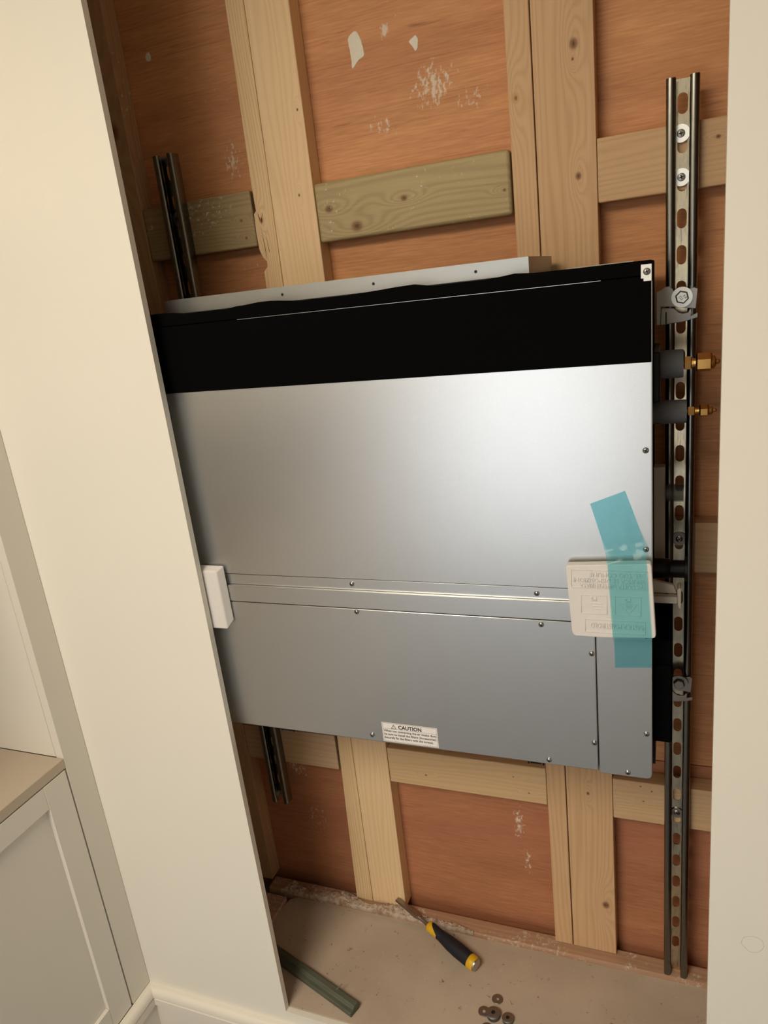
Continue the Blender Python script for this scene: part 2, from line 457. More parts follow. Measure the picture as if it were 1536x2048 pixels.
# skirting with a moulded top, along the front wall and along the cabinets
def skirt(t):  # (out from the wall, height)
    return [(0, -1.430), (t * .45, -1.430), (t * .75, -1.4335), (t * .98, -1.442), (t, -1.4520), (t * .78, -1.4540), (t * .74, -1.4570),
            (t * .92, -1.4590), (t * .92, -1.4760), (t * .60, -1.4800), (t * .60, ZF), (0, ZF)]
g = G(); g.prism(skirt(.018), lambda p: (-1.096 + p[0], .932 - p[0], p[1]), lambda p: (XR, .932 - p[0], p[1]))
struct('baseboard_front', g, TRIMP)
g = G(); g.prism(skirt(.018), lambda p: (-1.096 + p[0], -1.2, p[1]), lambda p: (-1.096 + p[0], .932 - p[0], p[1]))
struct('baseboard_left', g, TRIMP)

# ------------------------------------------------------------------ fitted cabinet on the left
cb = thing('fitted_cabinet', 'cream fitted cabinet with shaker door and worktop against the left side of the wall', 'cabinet', (-1.35, .3, ZF))
XF = -1.096
obj('carcass', G().box(XL + .002, XF - .024, -1.2, .8705, -1.5, -.8175), CABP, cb)
obj('worktop', G().box(XL + .002, XF, -1.2, .8742, -.8167, -.7956), WORKP, cb, bevel=.0012)
obj('filler_strip', G().box(XF - .0184, XF, .8745, .9315, -1.4295, .74), CABP, cb, bevel=.0008)
obj('side_panel', G().box(XL + .002, XF - .0190, .8745, .9315, -.7952, .74), CABP, cb, bevel=.0008)
for zz in (-.26, .18):  # unseen shelves, added to shade the niche and darken its reflection in the unit
    obj('added_shelf', G().box(XL + .002, XF - .03, -1.2, .8735, zz, zz + .025), CABP, cb, bevel=.001)
obj('end_panel', G().box(XL + .002, XF - .004, -1.225, -1.2, -1.5, .74), CABP, cb)
obj('plinth', G().box(XF - .05, XF - .0205, -1.2, .93, -1.575, -1.4300), CABP, cb)
for y1 in (.8705, .3685, -.1335, -.6355):
    y0 = y1 - .499; z0, z1 = -1.4280, -.8195; s, rl = .0545, .0475
    d = obj('door', G().box(XF - .0225, XF - .0085, y0 + .004, y1 - .004, z0 + .004, z1 - .004), CABP, cb)
    for (a0, a1) in ((y0, y0 + s), (y1 - s, y1)): obj('stile', G().box(XF - .0200, XF, a0, a1, z0, z1), CABP, d, bevel=.0007)
    for (b0, b1) in ((z0, z0 + .0545), (z1 - rl, z1)): obj('rail', G().box(XF - .0200, XF - .0002, y0 + s + .0004, y1 - s - .0004, b0, b1), CABP, d, bevel=.0007)

# ------------------------------------------------------------------ timber frame of the recess
YS, YP = 1.230, 1.2675
def timber(name, pts, base, mat, label, cat, group=None, bevel=.0012, y0=YS):
    o = obj(name, G().py(pts, y0, YP), mat, None, base=base, bevel=bevel, seg=2)
    return tag(o, label, cat, group)
def rect(x0, x1, z0, z1): return [(x0, z0), (x1, z0), (x1, z1), (x0, z1)]
ZS, ZT = -1.3865, 0.80
GS = 'upright studs of the recess frame'
def pine(name, base, **k): return wood(name, k.pop('A', PINE_A), k.pop('B', PINE_B), base, **k)
bs = (-.674, 1.25, ZS)
timber('timber_stud', [(-.7035, ZS), (-.6618, ZS), (-.6580, -.9), (-.6598, .03), (-.6577, .25), (-.6545, ZT), (-.6900, ZT), (-.6905, .48), (-.6925, .30), (-.6940, .2), (-.6925, .157),
        (-.6975, .152), (-.6985, .120), (-.6975, .092), (-.6925, .078), (-.6855, .070), (-.6860, .062), (-.6945, .054), (-.6950, .026), (-.6900, -.9)], bs,
       pine('pine_split_stud', bs, freq=170, knots=((-.684, .14, .004),), seed=2.0, A=(0.82, 0.59, 0.34), B=(0.58, 0.35, 0.16)),
       'narrow pale pine stud with a split chipped edge, left of the two left-hand studs', 'stud', GS, bevel=.001)
split = [o for o in bpy.data.objects if o.name == 'timber_stud'][0]
for P in ([(-.6900, .1540), (-.6865, .1450), (-.6868, .1380), (-.6885, .1460)], [(-.6790, .1530), (-.6835, .1425), (-.6845, .1330), (-.6825, .1410)], [(-.6868, .1300), (-.6840, .0900), (-.6838, .0720), (-.6850, .0880)], [(-.6790, .1210), (-.6770, .0860), (-.6778, .0850)]):
    obj('crack', G().py(P, YS - .0003, YS + .001), DARKW, split, smooth=0)  # dark slivers drawing the splits in the chipped edge
bs = (-.617, 1.25, ZS)
timber('timber_stud', [(-.6610, ZS), (-.5772, ZS), (-.5757, -.9), (-.5752, .09), (-.5748, ZT), (-.6535, ZT), (-.6570, .25), (-.6591, .03), (-.6573, -.9)], bs,
       pine('pine_wide_left', bs, freq=120, knots=((-.5547, .4518, .002), (-.603, .17, .0022), (-.585, .30, .002)), seed=5.0, A=(0.86, 0.62, 0.37), B=(0.72, 0.47, 0.25)),
       'wide smooth pale pine stud touching the left end of the green batten', 'stud', GS)
bs = (-.214, 1.25, ZS)
timber('timber_stud', rect(-.2330, -.1963, ZS, ZT), bs,
       pine('pine_rough_narrow', bs, freq=130, knots=((-.222, .25, .007), (-.214, .46, .006)), seed=9.0, dark=(0.55, 0.32, 0.14)),
       'narrow rough pine stud between the green batten and the wide knotty stud', 'stud', GS)
bs = (-.151, 1.25, ZS)
timber('timber_stud', rect(-.1945, -.1067, ZS, ZT), bs,
       pine('pine_knotty_wide', bs, freq=95, knots=((-.1349, .3043, .0065), (-.1338, .1282, .0048), (-.1529, -.990, .0032), (-.1249, -1.2604, .0075), (-.1370, .285, .002)), seed=14.0),
       'wide knotty pine stud standing behind the right half of the unit', 'stud', GS)
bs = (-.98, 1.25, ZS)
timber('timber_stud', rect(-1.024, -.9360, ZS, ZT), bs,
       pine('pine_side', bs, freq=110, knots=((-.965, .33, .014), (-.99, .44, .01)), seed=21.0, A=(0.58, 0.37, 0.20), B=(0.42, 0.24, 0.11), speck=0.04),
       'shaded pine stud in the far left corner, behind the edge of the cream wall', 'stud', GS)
GB = 'short cross battens between the studs'
TA, TB = (0.50, 0.39, 0.205), (0.31, 0.235, 0.115)
bs = (-.82, 1.25, .09)
timber('timber_batten', rect(-.9352, -.7000, .0985, .1925), bs, wood('treated_pine_left', (0.42, 0.31, 0.16), (0.26, 0.185, 0.09), bs, 'x', 100, ((-.72, .115, .0025), (-.725, .145, .0025)), seed=3.0, speck=0.10),
       'weathered green-brown batten crossing behind the left metal rail', 'batten', GB, .003)
bs = (-.407, 1.25, .09)
timber('timber_batten', rect(-.5745, -.2365, .0880, .1832), bs, wood('treated_pine_mid', TA, TB, bs, 'x', 85, ((-.5500, .1402, .0065), (-.5021, .1064, .009), (-.4132, .1379, .005), (-.2468, .1254, .0025)), seed=6.0, speck=0.03),
       'greenish treated batten with three knots between the two pairs of studs', 'batten', GB, .005)
bs = (.05, 1.25, .09)
timber('timber_batten', rect(-.1060, .3990, .0862, .1752), bs, pine('pine_batten_right', bs, along='x', freq=95, knots=((.058, .150, .003),), seed=11.0, A=(0.66, 0.43, 0.24), B=(0.52, 0.32, 0.16)),
       'pale pine batten behind the top of the tall right metal rail', 'batten', GB, .002)
bs = (.05, 1.25, -.5)
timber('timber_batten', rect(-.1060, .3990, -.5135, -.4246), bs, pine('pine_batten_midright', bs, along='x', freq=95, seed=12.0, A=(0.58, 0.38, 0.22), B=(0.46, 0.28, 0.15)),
       'shaded pine batten right of the unit, behind the black drain pipe', 'batten', GB, .002)
bs = (-.81, 1.25, -1)
timber('timber_batten', rect(-.9352, -.6985, -1.0220, -.9330), bs, pine('pine_batten_lowleft', bs, along='x', freq=95, seed=16.0, speck=0.03, A=(0.62, 0.42, 0.26), B=(0.48, 0.30, 0.17)),
       'low pine batten behind the bottom of the left metal rail', 'batten', GB, .002)
bs = (-.40, 1.25, -1)
timber('timber_batten', rect(-.5747, -.2338, -1.0325, -.9460), bs, pine('pine_batten_lowmid', bs, along='x', freq=95, knots=((-.49, -1.002, .0022), (-.30, -.975, .0015), (-.27, -1.01, .0018)), seed=18.0, A=(0.70, 0.48, 0.27), B=(0.58, 0.37, 0.19)),
       'pale pine batten under the caution sticker, between the two pairs of studs', 'batten', GB, .002)
bs = (.05, 1.25, -1)
timber('timber_batten', rect(-.1060, .3990, -1.0385, -.9480), bs, pine('pine_batten_lowright', bs, along='x', freq=95, knots=((-.055, -.957, .0018), (-.035, -.965, .0018), (-.05, -.99, .0018)), seed=19.0, A=(0.66, 0.45, 0.26), B=(0.54, 0.34, 0.18)),
       'low pine batten behind the lower half of the right metal rail', 'batten', GB, .002)
bs = (-.27, 1.22, -1.43)
tag(obj('sole_plate', G().box(-.9355, .399, 1.2065, 1.2450, -1.43, -1.3880), wood('dusty_sole_plate', (0.40, 0.21, 0.12), (0.50, 0.34, 0.23), bs, 'x', 60, speck=0.14), None, base=bs, bevel=.003),
    'dusty brown timber sole plate along the back of the ledge under the studs', 'timber')

# crumbled plaster left on the sole plate
g = G(); NX, NY = 120, 9
rows = []
for i in range(NX + 1):
    x = -.900 + .49 * i / NX; row = []
    amp = 0.6 + 0.6 * math.sin(i * .21) + .3 * math.sin(i * .53)
    end = min(1, i / 6, (NX - i) / 10)
    for j in range(NY + 1):
        t = j / NY; y = 1.203 + .036 * t * (0.72 + .3 * math.sin(i * .17 + 1)) * (.06 + .94 * min(1, i / 5, ((NX - i) / 42) ** .7))
        h = math.sin(PI * t) ** .8 * (.0055 * max(.15, amp)) * end + (R.uniform(-.0022, .0030) if 0 < j < NY else 0)
        row.append(g.b.verts.new((x + R.uniform(-.001, .001), (1.2028 if j == 0 else max(y, 1.2062) + R.uniform(-.0002, .0012)), -1.3880 + .0034 + max(0, h) * end - (.0075 if j == 0 else 0))))
    rows.append(row)
for i in range(NX):
    for j in range(NY): g._f([rows[i][j], rows[i + 1][j], rows[i + 1][j + 1], rows[i][j + 1]])
ed = [v for v in rows[0]] 
o = obj('plaster_rubble', g, RUBBLE, None, smooth=25)
tag(o, 'crumbly ridge of broken plaster along the back left edge of the ledge', 'rubble', kind='stuff')
md = o.modifiers.new('thick', 'SOLIDIFY'); md.thickness = .001; md.offset = -1

# ------------------------------------------------------------------ slotted metal rails
def rail_parts(cx, z0, z1, zs, root):
    """channel 40 wide, 21 deep, open to the room; back slotted"""
    w = .0200; y0, y1 = 1.2095, 1.2290
    slots = [slot(cx, z, .0135, .0275) for z in zs if z0 + .02 < z < z1 - .02]
    g = G().plate([(cx - w, z0), (cx + w, z0), (cx + w, z1), (cx - w, z1)], slots, lambda p: (p[0], y1, p[1]), (0, -.0022, 0))
    obj('back_web', g, RAILM, root, smooth=0)
    for s in (-1, 1):
        path = [(w, y1), (w, y0 + .003), (w - .0009, y0 + .0009), (w - .003, y0), (w - .0065, y0), (w - .0086, y0 + .0009), (w - .0094, y0 + .003), (w - .0094, y0 + .0085)]
        pth = [(cx + s * p[0], p[1]) for p in path]
        g = G().ribbon(pth, .0018 * s, lambda p: (p[0], p[1], z0), lambda p: (p[0], p[1], z1))
        obj('side_flange', g, LIP, root, smooth=50)
def washer_mesh(cx, y, cz, ro, ri, th, n=28):
    return G().plate(circ(cx, cz, ro, n), [circ(cx, cz, ri, 16)], lambda p: (p[0], y, p[1]), (0, -th, 0))
def screw_head(cx, y, cz, r, h, cross=True, n=18, ang=.3):
    g = G(); g.lathe((cx, y, cz), (0, -1, 0), [(0, r), (h * .35, r), (h * .75, r * .80), (h, r * .45), (h * 1.05, 0)], n)
    if cross:
        g.m = 1; ca, sa = math.cos(ang), math.sin(ang); l, t = r * .55, r * .13
        for (ux, uz) in ((ca, sa), (-sa, ca)):
            vx, vz = -uz, ux
            pts = [(cx + ux * l + vx * t, cz + uz * l + vz * t), (cx - ux * l + vx * t, cz - uz * l + vz * t), (cx - ux * l - vx * t, cz - uz * l - vz * t), (cx + ux * l - vx * t, cz + uz * l - vz * t)]
            g.py(pts, y - h * 1.12, y - h * .7)
    return g
GR = 'slotted metal rails'
rr = thing('slotted_rail', 'tall slotted zinc rail running from top to ledge right of the unit', 'rail', (.0086, 1.219, -1.391), GR)
rail_parts(.0086, -1.3875, .231, [.2003 - .0505 * k - .0005 for k in range(31)], rr)
for i, (x, z, ro, th, m) in enumerate(((.0066, .1615, .0120, .0022, ZINC), (.0076, .1040, .0120, .0022, ZINC), (.0088, -.4510, .0118, .0022, WASH), (.0086, -1.0010, .0105, .0022, WASH))):
    obj('washer', washer_mesh(x, 1.2267, z, ro, .0030, th), m, rr)
    obj('screw', screw_head(x, 1.2245, z, .0056, .0012, ang=.1 + i * .2), [SCREW if i > 1 else WASH, DARKM], rr)
rr.rotation_euler = (0, .0017, 0)
rl = thing('slotted_rail', 'shaded slotted metal rail showing above and below the left end of the unit', 'rail', (-.8565, 1.219, -1.123), GR)
rail_parts(-.8565, -1.123, .273, [.245 - .0505 * k for k in range(28)], rl)
obj('washer', washer_mesh(-.8565, 1.2267, .165, .0125, .003, .0022), WASH, rl)
obj('screw', screw_head(-.8565, 1.2245, .165, .0056, .002), [SCREW, DARKM], rl)
rl.rotation_euler = (0, .0019, 0)

# ------------------------------------------------------------------ the air handling unit
UX0, UX1 = -.803, -.0263
uni = thing('air_handling_unit', 'large flat silver ducted air conditioning unit with black top band hung in the recess', 'air conditioner', (-.415, 1.08, -.7345))
YU = .968
obj('casing', G().box(UX0 + .002, UX1 - .002, YU + .006, 1.2050, -.7300, -.0035), [BLACK], uni, bevel=.002)
obj('front_panel', G().box(UX0, UX1, YU, YU + .006, -.4334, -.1215), GALV, uni, bevel=.0008)
st = obj('seam_strip', G().box(UX0, UX1, YU + .0018, YU + .007, -.4530, -.4345), GALV, uni, bevel=.0004)
obj('folded_ledge', G().py([(UX0, -.4828), (UX1, -.4828), (UX1, -.4533), (UX0, -.4533)], YU - .0034, YU + .007), GALV, uni, bevel=.0006)
obj('lower_panel', G().box(UX0, -.1030, YU - .0030, YU + .006, -.7315, -.4842), GALV, uni, bevel=.0014)
pts = [(-.1018, -.7345), (-.0345, -.7345), (-.0300, -.7335), (-.0275, -.731), (UX1, -.7265), (UX1, -.4842), (-.1018, -.4842)]
obj('control_cover', G().py(pts, YU - .0036, YU + .006), GALV, uni, bevel=.0012)
# black insulation sheet and taped top edge
obj('insulation_sheet', G().box(UX0, UX1, YU - .0022, YU + .002, -.1225, -.0200), BLACK, uni, bevel=.0007)
top = [(UX0, -.0190), (UX1, -.0190), (UX1, -.0020)]
x = UX1 - .02
while x > UX0 + .01:
    top.append((x, -.0022 + (R.uniform(-.0012, .0016) + .0025 * math.sin(x * 31) if x < -.17 else R.uniform(-.0004, .0004)))); x -= R.uniform(.012, .03)
top.append((UX0, -.002))
obj('edge_tape', G().py(top, YU - .0012, YU + .006), BLACK, uni, bevel=.0006)
obj('panel_edge', G().box(-.605, -.085, YU - .0026, YU + .001, -.0202, -.0198), GALV, uni)
obj('tape_flap', G().box(UX0 + .02, -.17, YU + .006, YU + .032, -.0035, -.0022), BLACKP, uni)
# duct collar standing up from the top
g = G(); cx0, cx1, cy0, cy1 = -.755, -.1772, 1.000, 1.202
g.box(cx0, cx1, cy0, cy0 + .0012, -.004, .0192); g.box(cx0, cx1, cy1 - .0012, cy1, -.004, .0192)
g.box(cx0, cx0 + .0012, cy0 + .0012, cy1 - .0012, -.004, .0192); g.box(cx1 - .0012, cx1, cy0 + .0012, cy1 - .0012, -.004, .0192)
du = obj('duct_collar', g, GALVC, uni, smooth=0)
for x in (-.5421, -.3957, -.2478):
    obj('rivet_hole', G().lathe((x, cy0, .0080), (0, -1, 0), [(0, .0021), (.0003, .0021)], 12), DARKM, du)
obj('rear_lip', G().box(-.155, -.0574, 1.198, 1.2035, -.006, -.0014), BEIGE, uni)
# screws
for (x, z) in ((-.4766, -.4428), (-.1834, -.4440), (-.4722, -.4890), (-.1784, -.4910), (-.0339, -.2346), (-.0342, -.3709), (-.1082, -.5326), (-.1080, -.6826), (-.0342, -.6570), (-.1768, -.7235), (-.0608, -.7275), (-.4735, -.7190), (-.0342, -.4985), (-.767, -.489), (-.767, -.235)):
    y = YU if z > -.43 else (YU + .0018 if z > -.45 else YU - .0032)
    obj('screw', screw_head(x, y, z, .0040, .0026, ang=R.uniform(0, 1.5)), [SCREW, DARKM], uni)
# corner tab
tb = obj('corner_tab', G().py([(-.0384, -.0065), (-.0262, -.0065), (-.0262, -.0258), (-.0355, -.0258), (-.0355, -.0225), (-.0384, -.0225)], YU - .0034, YU - .0015), WHITEM, uni, bevel=.0003)
obj('screw', screw_head(-.0317, YU - .0034, -.0148, .0042, .0024), [WASH, DARKM], tb)
obj('edge_fold', G().box(UX1 - .0012, UX1 + .0004, YU - .0020, YU + .012, -.4334, -.0260), GALVD, uni)
# caution sticker
lb = obj('caution_sticker', G().py([(-.4537, -.6912), (-.3561, -.6912), (-.3561, -.7283), (-.4537, -.7283)], YU - .0033, YU - .0030), STICKER, uni, smooth=0)
yl = YU - .00335
def line(x0, x1, z0, z1): obj('printed_line', G().box(x0, x1, yl, yl + .0002, z0, z1), INK, lb)
t_ = .00035
line(-.4523, -.3575, -.6924, -.6924 + t_); line(-.4523, -.3575, -.7271, -.7271 + t_); line(-.4523, -.4523 + t_, -.7271, -.6924); line(-.3575 - t_, -.3575, -.7271, -.6924)
line(-.4523, -.3575, -.7030, -.7030 + t_)
lettering('CAUTION', .0098, INK, 'printed_heading', lb, -.4245, yl, -.7014, depth=.0001, sx=.93, bold=.00028)
for k, (tx, wd) in enumerate((('When not connecting the air intake duct,', .0925), ('be sure to install the filters (Accessories).', .0925), ('Securely fix the filters with the screws.', .086))):
    o = lettering(tx, .0060, INK, 'printed_text', lb, -.4508, yl, -.7088 - .0066 * k, depth=.0001, bold=.00009)
    w = max(v.co.x for v in o.data.vertices) - min(v.co.x for v in o.data.vertices)
    x0 = min(v.co.x for v in o.data.vertices)
    for v in o.data.vertices: v.co.x = x0 + (v.co.x - x0) * wd / w
tri = [(-.4375, -.7022), (-.4275, -.7022), (-.4325, -.6936)]
cxx, czz = -.4325, -.6994
inner = [(cxx + (p[0] - cxx) * .72, czz + (p[1] - czz) * .72) for p in tri]
obj('warning_triangle', G().plate(tri, [inner], lambda p: (p[0], yl + .0002, p[1]), (0, -.0002, 0)), INK, lb, smooth=0)
obj('warning_mark', G().box(-.4328, -.4322, yl, yl + .0002, -.6996, -.6966).box(-.4328, -.4322, yl, yl + .0002, -.7009, -.7003), INK, lb)
# hanging brackets bolted to the rail
def bracket(dx, dz, full):
    P = [(-.026, -.0985), (-.026, -.0500), (-.0185, -.0475), (-.0144, -.0440), (-.0075, -.0433), (-.0030, -.0475), (.0010, -.0560), (.0060, -.0500), (.0200, -.0495), (.0262, -.0480), (.0315, -.0504), (.0300, -.0679), (.0290, -.0790), (.0100, -.0760), (-.0030, -.0735), (-.0190, -.0720), (-.0190, -.0985)]
    br = obj('hanging_bracket', G().py([(x + dx, z + dz) for x, z in P], 1.2045, 1.2068), GALVD if full else WASH, uni, bevel=.0006)
    Q = [(-.0190, -.0735), (-.0010, -.0752), (.0050, -.0812), (.0110, -.0838), (.0180, -.0830), (.0212, -.0775), (.0235, -.0800), (.0225, -.0880), (.0319, -.0839), (.0320, -.0915), (.0200, -.0945), (.0094, -.0965), (-.0070, -.0975), (-.0200, -.0990)]
    obj('bracket_lip', G().py([(x + dx, z + dz) for x, z in Q], 1.2000, 1.2030), GALVD if full else WASH, br, bevel=.0008)
    obj('bracket_rib', G().box(-.0128 + dx, -.0112 + dx, 1.1985, 1.2000, -.0970 + dz, -.0800 + dz), DARKM, br)
    cx, cz = .0098 + dx, -.0605 + dz
    obj('washer', washer_mesh(cx, 1.2030, cz, .0148, .004, .0022), ZINC if full else WASH, br)
    hb = G(); hb.lathe((cx, 1.2008, cz), (0, -1, 0), [(0, .0090), (.0046, .0090), (.0056, .0078), (.0056, .0)], 6, phase=.25)
    obj('bolt_gap_shade', G().lathe((cx, 1.2009, cz), (0, -1, 0), [(0, .0099), (.0004, .0099)], 6, phase=.25), DARKM, br, smooth=20)  # dark disc painting the shaded gap under the bolt head
    hx = obj('bolt_head', hb, ZINC if full else WASH, br, smooth=20)
    return br, cx, cz
br, bx, bz = bracket(0, 0, True)
lettering('8.8', .0048, DARKM, 'bolt_mark', br, bx + .0010, 1.1951, bz + .0022, depth=.0002, rotz=-.9)
lettering('722', .0048, DARKM, 'bolt_mark', br, bx - .0050, 1.1951, bz + .0012, depth=.0002, rotz=-.9)
br2, bx, bz = bracket(.0016, -.6480, False)
# refrigerant pipes
def pipe(z, rs, x1, y, nut_r, nx, body, label):
    sl = obj('pipe_sleeve', G().lathe((UX1 - .004, y, z), (1, 0, 0), [(0, rs * .98), (.002, rs), (x1 - UX1 - .002, rs), (x1 - UX1 + .004, rs * .97), (x1 - UX1 + .004, rs * .45), (x1 - UX1 - .004, rs * .4)], 32), RUBBER, uni, smooth=50)
    obj('sleeve_end', G().lathe((x1 - .0005, y, z), (1, 0, 0), [(0, rs * .95), (.0008, rs * .95)], 32), BLACK, sl)
    f = G()
    f.lathe((x1 - .004, y, z), (1, 0, 0), [(0, body * .55), (.006, body * .55)], 20)
    f.lathe((x1 + .001, y, z), (1, 0, 0), [(0, body * .85), (.001, body), (.0085, body), (.0095, body * .85)], 6, phase=.35)
    f.lathe((x1 + .009, y, z), (1, 0, 0), [(0, body * .68), (.004, body * .68), (.0042, body * .60), (.008, body * .62)], 20)
    obj('flare_body', f, BRASS, sl, smooth=25)
    f = G(); L = nx
    f.lathe((x1 + .0155, y, z), (1, 0, 0), [(0, nut_r * .80), (.0022, nut_r), (L - .0022, nut_r), (L, nut_r * .84)], 6, phase=.12)
    f.lathe((x1 + .0155 + L, y, z), (1, 0, 0), [(0, nut_r * .80), (.003, nut_r * .76), (.0045, nut_r * .55)], 20)
    f.lathe((x1 + .0155 + L + .003, y, z), (1, 0, 0), [(0, nut_r * .34), (.005, nut_r * .30), (.0065, nut_r * .15)], 14)
    nt_ = obj('flare_nut', f, BRASS, sl, smooth=25)
    nt_['label'] = label
pipe(-.1415, .0193, .0110, 1.08, .0128, .0205, .0098, 'larger brass flare nut')
pipe(-.2075, .0165, .0160, 1.08, .0088, .0130, .0066, 'smaller brass flare nut')
obj('pipe_clamp', G().box(UX1 - .001, UX1 + .0085, 1.03, 1.14, -.185, -.118), BLACKP, uni, bevel=.002)
obj('side_cover', G().box(UX1 - .002, UX1 + .0145, 1.135, 1.155, -.4600, -.3020), BEIGE, uni, bevel=.0015)
g = G(); g.lathe((-.0115, 1.12, -.3375), (1, 0, 0), [(0, .0135), (.0255, .0135), (.0255, .0118), (.0, .0118)], 28, closed=False)
obj('clear_drain_stub', g, CLEAR, uni, smooth=60)
g = G(); g.lathe((UX1 - .004, 1.10, -.4520), (1, 0, 0), [(0, .0150), (.0035, .0152), (.0250, .0152), (.0262, .0142), (.0265, .0135), (.0462, .0135), (.0465, .0185), (.0505, .0185), (.0508, .010), (.040, .010)], 32, closed=False)
obj('drain_pipe', g, BLACKP, uni, smooth=40)
g = G(); g.box(UX1 - .002, .0062, 1.050, 1.062, -.4875, -.4765); g.hexa([(UX1 - .002, 1.066, -.4765), (.0058, 1.066, -.4765), (.0058, 1.062, -.4765), (UX1 - .002, 1.062, -.4765), (UX1 - .002, 1.07, -.456), (.0010, 1.07, -.463), (.0010, 1.062, -.463), (UX1 - .002, 1.062, -.456)])
g.py([(.0056, -.4640), (.0085, -.4600), (.0114, -.4620), (.0116, -.4930), (.0090, -.4935), (.0065, -.4870)], 1.046, 1.070)
obj('lever_arm', g, BEIGE, uni, bevel=.0012)
bx_ = obj('terminal_box', G().box(UX1 - .002, .0004, 1.000, 1.13, -.6905, -.5222), BLACK, uni, bevel=.002)
obj('terminal_lid', G().box(UX1 + .001, -.0010, .9945, 1.001, -.6885, -.5600), BLACK, bx_, bevel=.0022)
obj('side_flange', G().box(UX1 - .001, UX1 + .0035, 1.0, 1.10, -.7320, -.6905), BLACKP, uni)
for x in (-.1998, -.6460):
    g = G().box(x - .013, x - .0105, .975, 1.0, -.7430, -.7300).box(x + .0105, x + .013, .975, 1.0, -.7430, -.7300).box(x - .0085, x + .0085, .975, 1.0, -.7415, -.7300)
    obj('bottom_clip', g, BLACKP, uni)
uni.rotation_euler = (0, .003, 0)

# ------------------------------------------------------------------ packing foam and tape
fo = [(-.1370, -.3935), (-.1350, -.3912), (-.1300, -.3908), (-.0300, -.3855), (-.0265, -.3862), (-.0255, -.3890), (-.0205, -.4895), (-.0215, -.4935), (-.0255, -.4948), (-.0900, -.4985), (-.1270, -.4982), (-.1300, -.4965), (-.1320, -.4915)]
fb = thing('foam_block', 'square white polystyrene packing block with moulded lettering on the right edge of the unit', 'packing foam', (-.078, .958, -.4985), 'polystyrene packing blocks')
YFm = .9485
obj('block', G().py(fo, YFm, YU - .0046), FOAM, fb, bevel=.0022, seg=3)
def frame(x0, x1, z0, z1, t=.0012, sk=.0):
    g = G(); y0, y1 = YFm - .0009, YFm + .0006
    g.box(x0, x1, y0, y1, z0, z0 + t); g.box(x0, x1, y0, y1, z1 - t, z1); g.box(x0, x0 + t, y0, y1, z0 + t, z1 - t); g.box(x1 - t, x1, y0, y1, z0 + t, z1 - t)
    obj('moulded_frame', g, FOAM, fb, bevel=.0004, seg=1)
frame(-.1305, -.0300, -.4235, -.3960)
frame(-.1185, -.0830, -.4625, -.4335); frame(-.0735, -.0390, -.4625, -.4335)
frame(-.1140, -.0335, -.4905, -.4700)
for (tx, z, w) in (('DEL TUO COMUNE', -.4000, .072), ('VERIFICA LE DISPOSIZIONI', -.4085, .094), ('RACCOLTA DIFFERENZIATA', -.4165, .085), ('PLASTICA POLISTIROLO', -.4755, .072)):
    o = lettering(tx, .0088 if z > -.47 else .011, FOAM, 'moulded_lettering', fb, -.0330, YFm - .0001, z, flip=True, depth=.0011)
    xs = [v.co.x for v in o.data.vertices]; x1 = max(xs); k = w / (x1 - min(xs))
    for v in o.data.vertices: v.co.x = x1 + (v.co.x - x1) * k
lettering('PS', .0085, FOAM, 'moulded_lettering', fb, -.0965, YFm - .0001, -.4365, flip=True, depth=.0011)
lettering('PS', .0085, FOAM, 'moulded_lettering', fb, -.0520, YFm - .0001, -.4365, flip=True, depth=.0011)
tri = [(-.0690, -.4440), (-.0435, -.4440), (-.0550, -.4605)]; cx, cz = -.0558, -.4495
inn = [(cx + (p[0] - cx) * .82, cz + (p[1] - cz) * .82) for p in tri]
obj('moulded_triangle', G().plate(tri, [inn], lambda p: (p[0], YFm + .0003, p[1]), (0, -.0012, 0)), FOAM, fb, smooth=0)
lettering('06', .0085, FOAM, 'moulded_lettering', fb, -.0510, YFm - .0001, -.4460, flip=True, depth=.0011)
g = G()
for k in range(3): g.lathe((-.106 + .003 * k, YFm + .0004, -.4460 - .004 * k), (1, 0, 0), [(0, .0011), (.016 - .003 * k, .0011)], 8)
obj('moulded_arrows', g, FOAM, fb)

fl = thing('foam_block', 'white polystyrene packing block on the left edge of the unit, half behind the cream wall', 'packing foam', (-.76, .958, -.53), 'polystyrene packing blocks')
g = G(); y0, y1 = .9485, YU - .0046
fz = [(-.4180, 0), (-.5275, 0)]
g.hexa([(-.82, y0, -.5290), (-.7130, y0, -.5290), (-.7060, y1, -.5170), (-.82, y1, -.5290),
        (-.82, y0, -.4215), (-.7155, y0, -.4215), (-.7075, y1, -.4155), (-.82, y1, -.4145)])
obj('block', g, FOAM, fl, bevel=.0025, seg=3)
g = G()
for k in range(5): g.box(-.7290, -.7250 + .002 * (k % 2), y0 - .0006, y0 + .0004, -.4400 - .017 * k, -.4330 - .017 * k)
obj('moulded_lettering', g, FOAM, fl, bevel=.0005, seg=1)

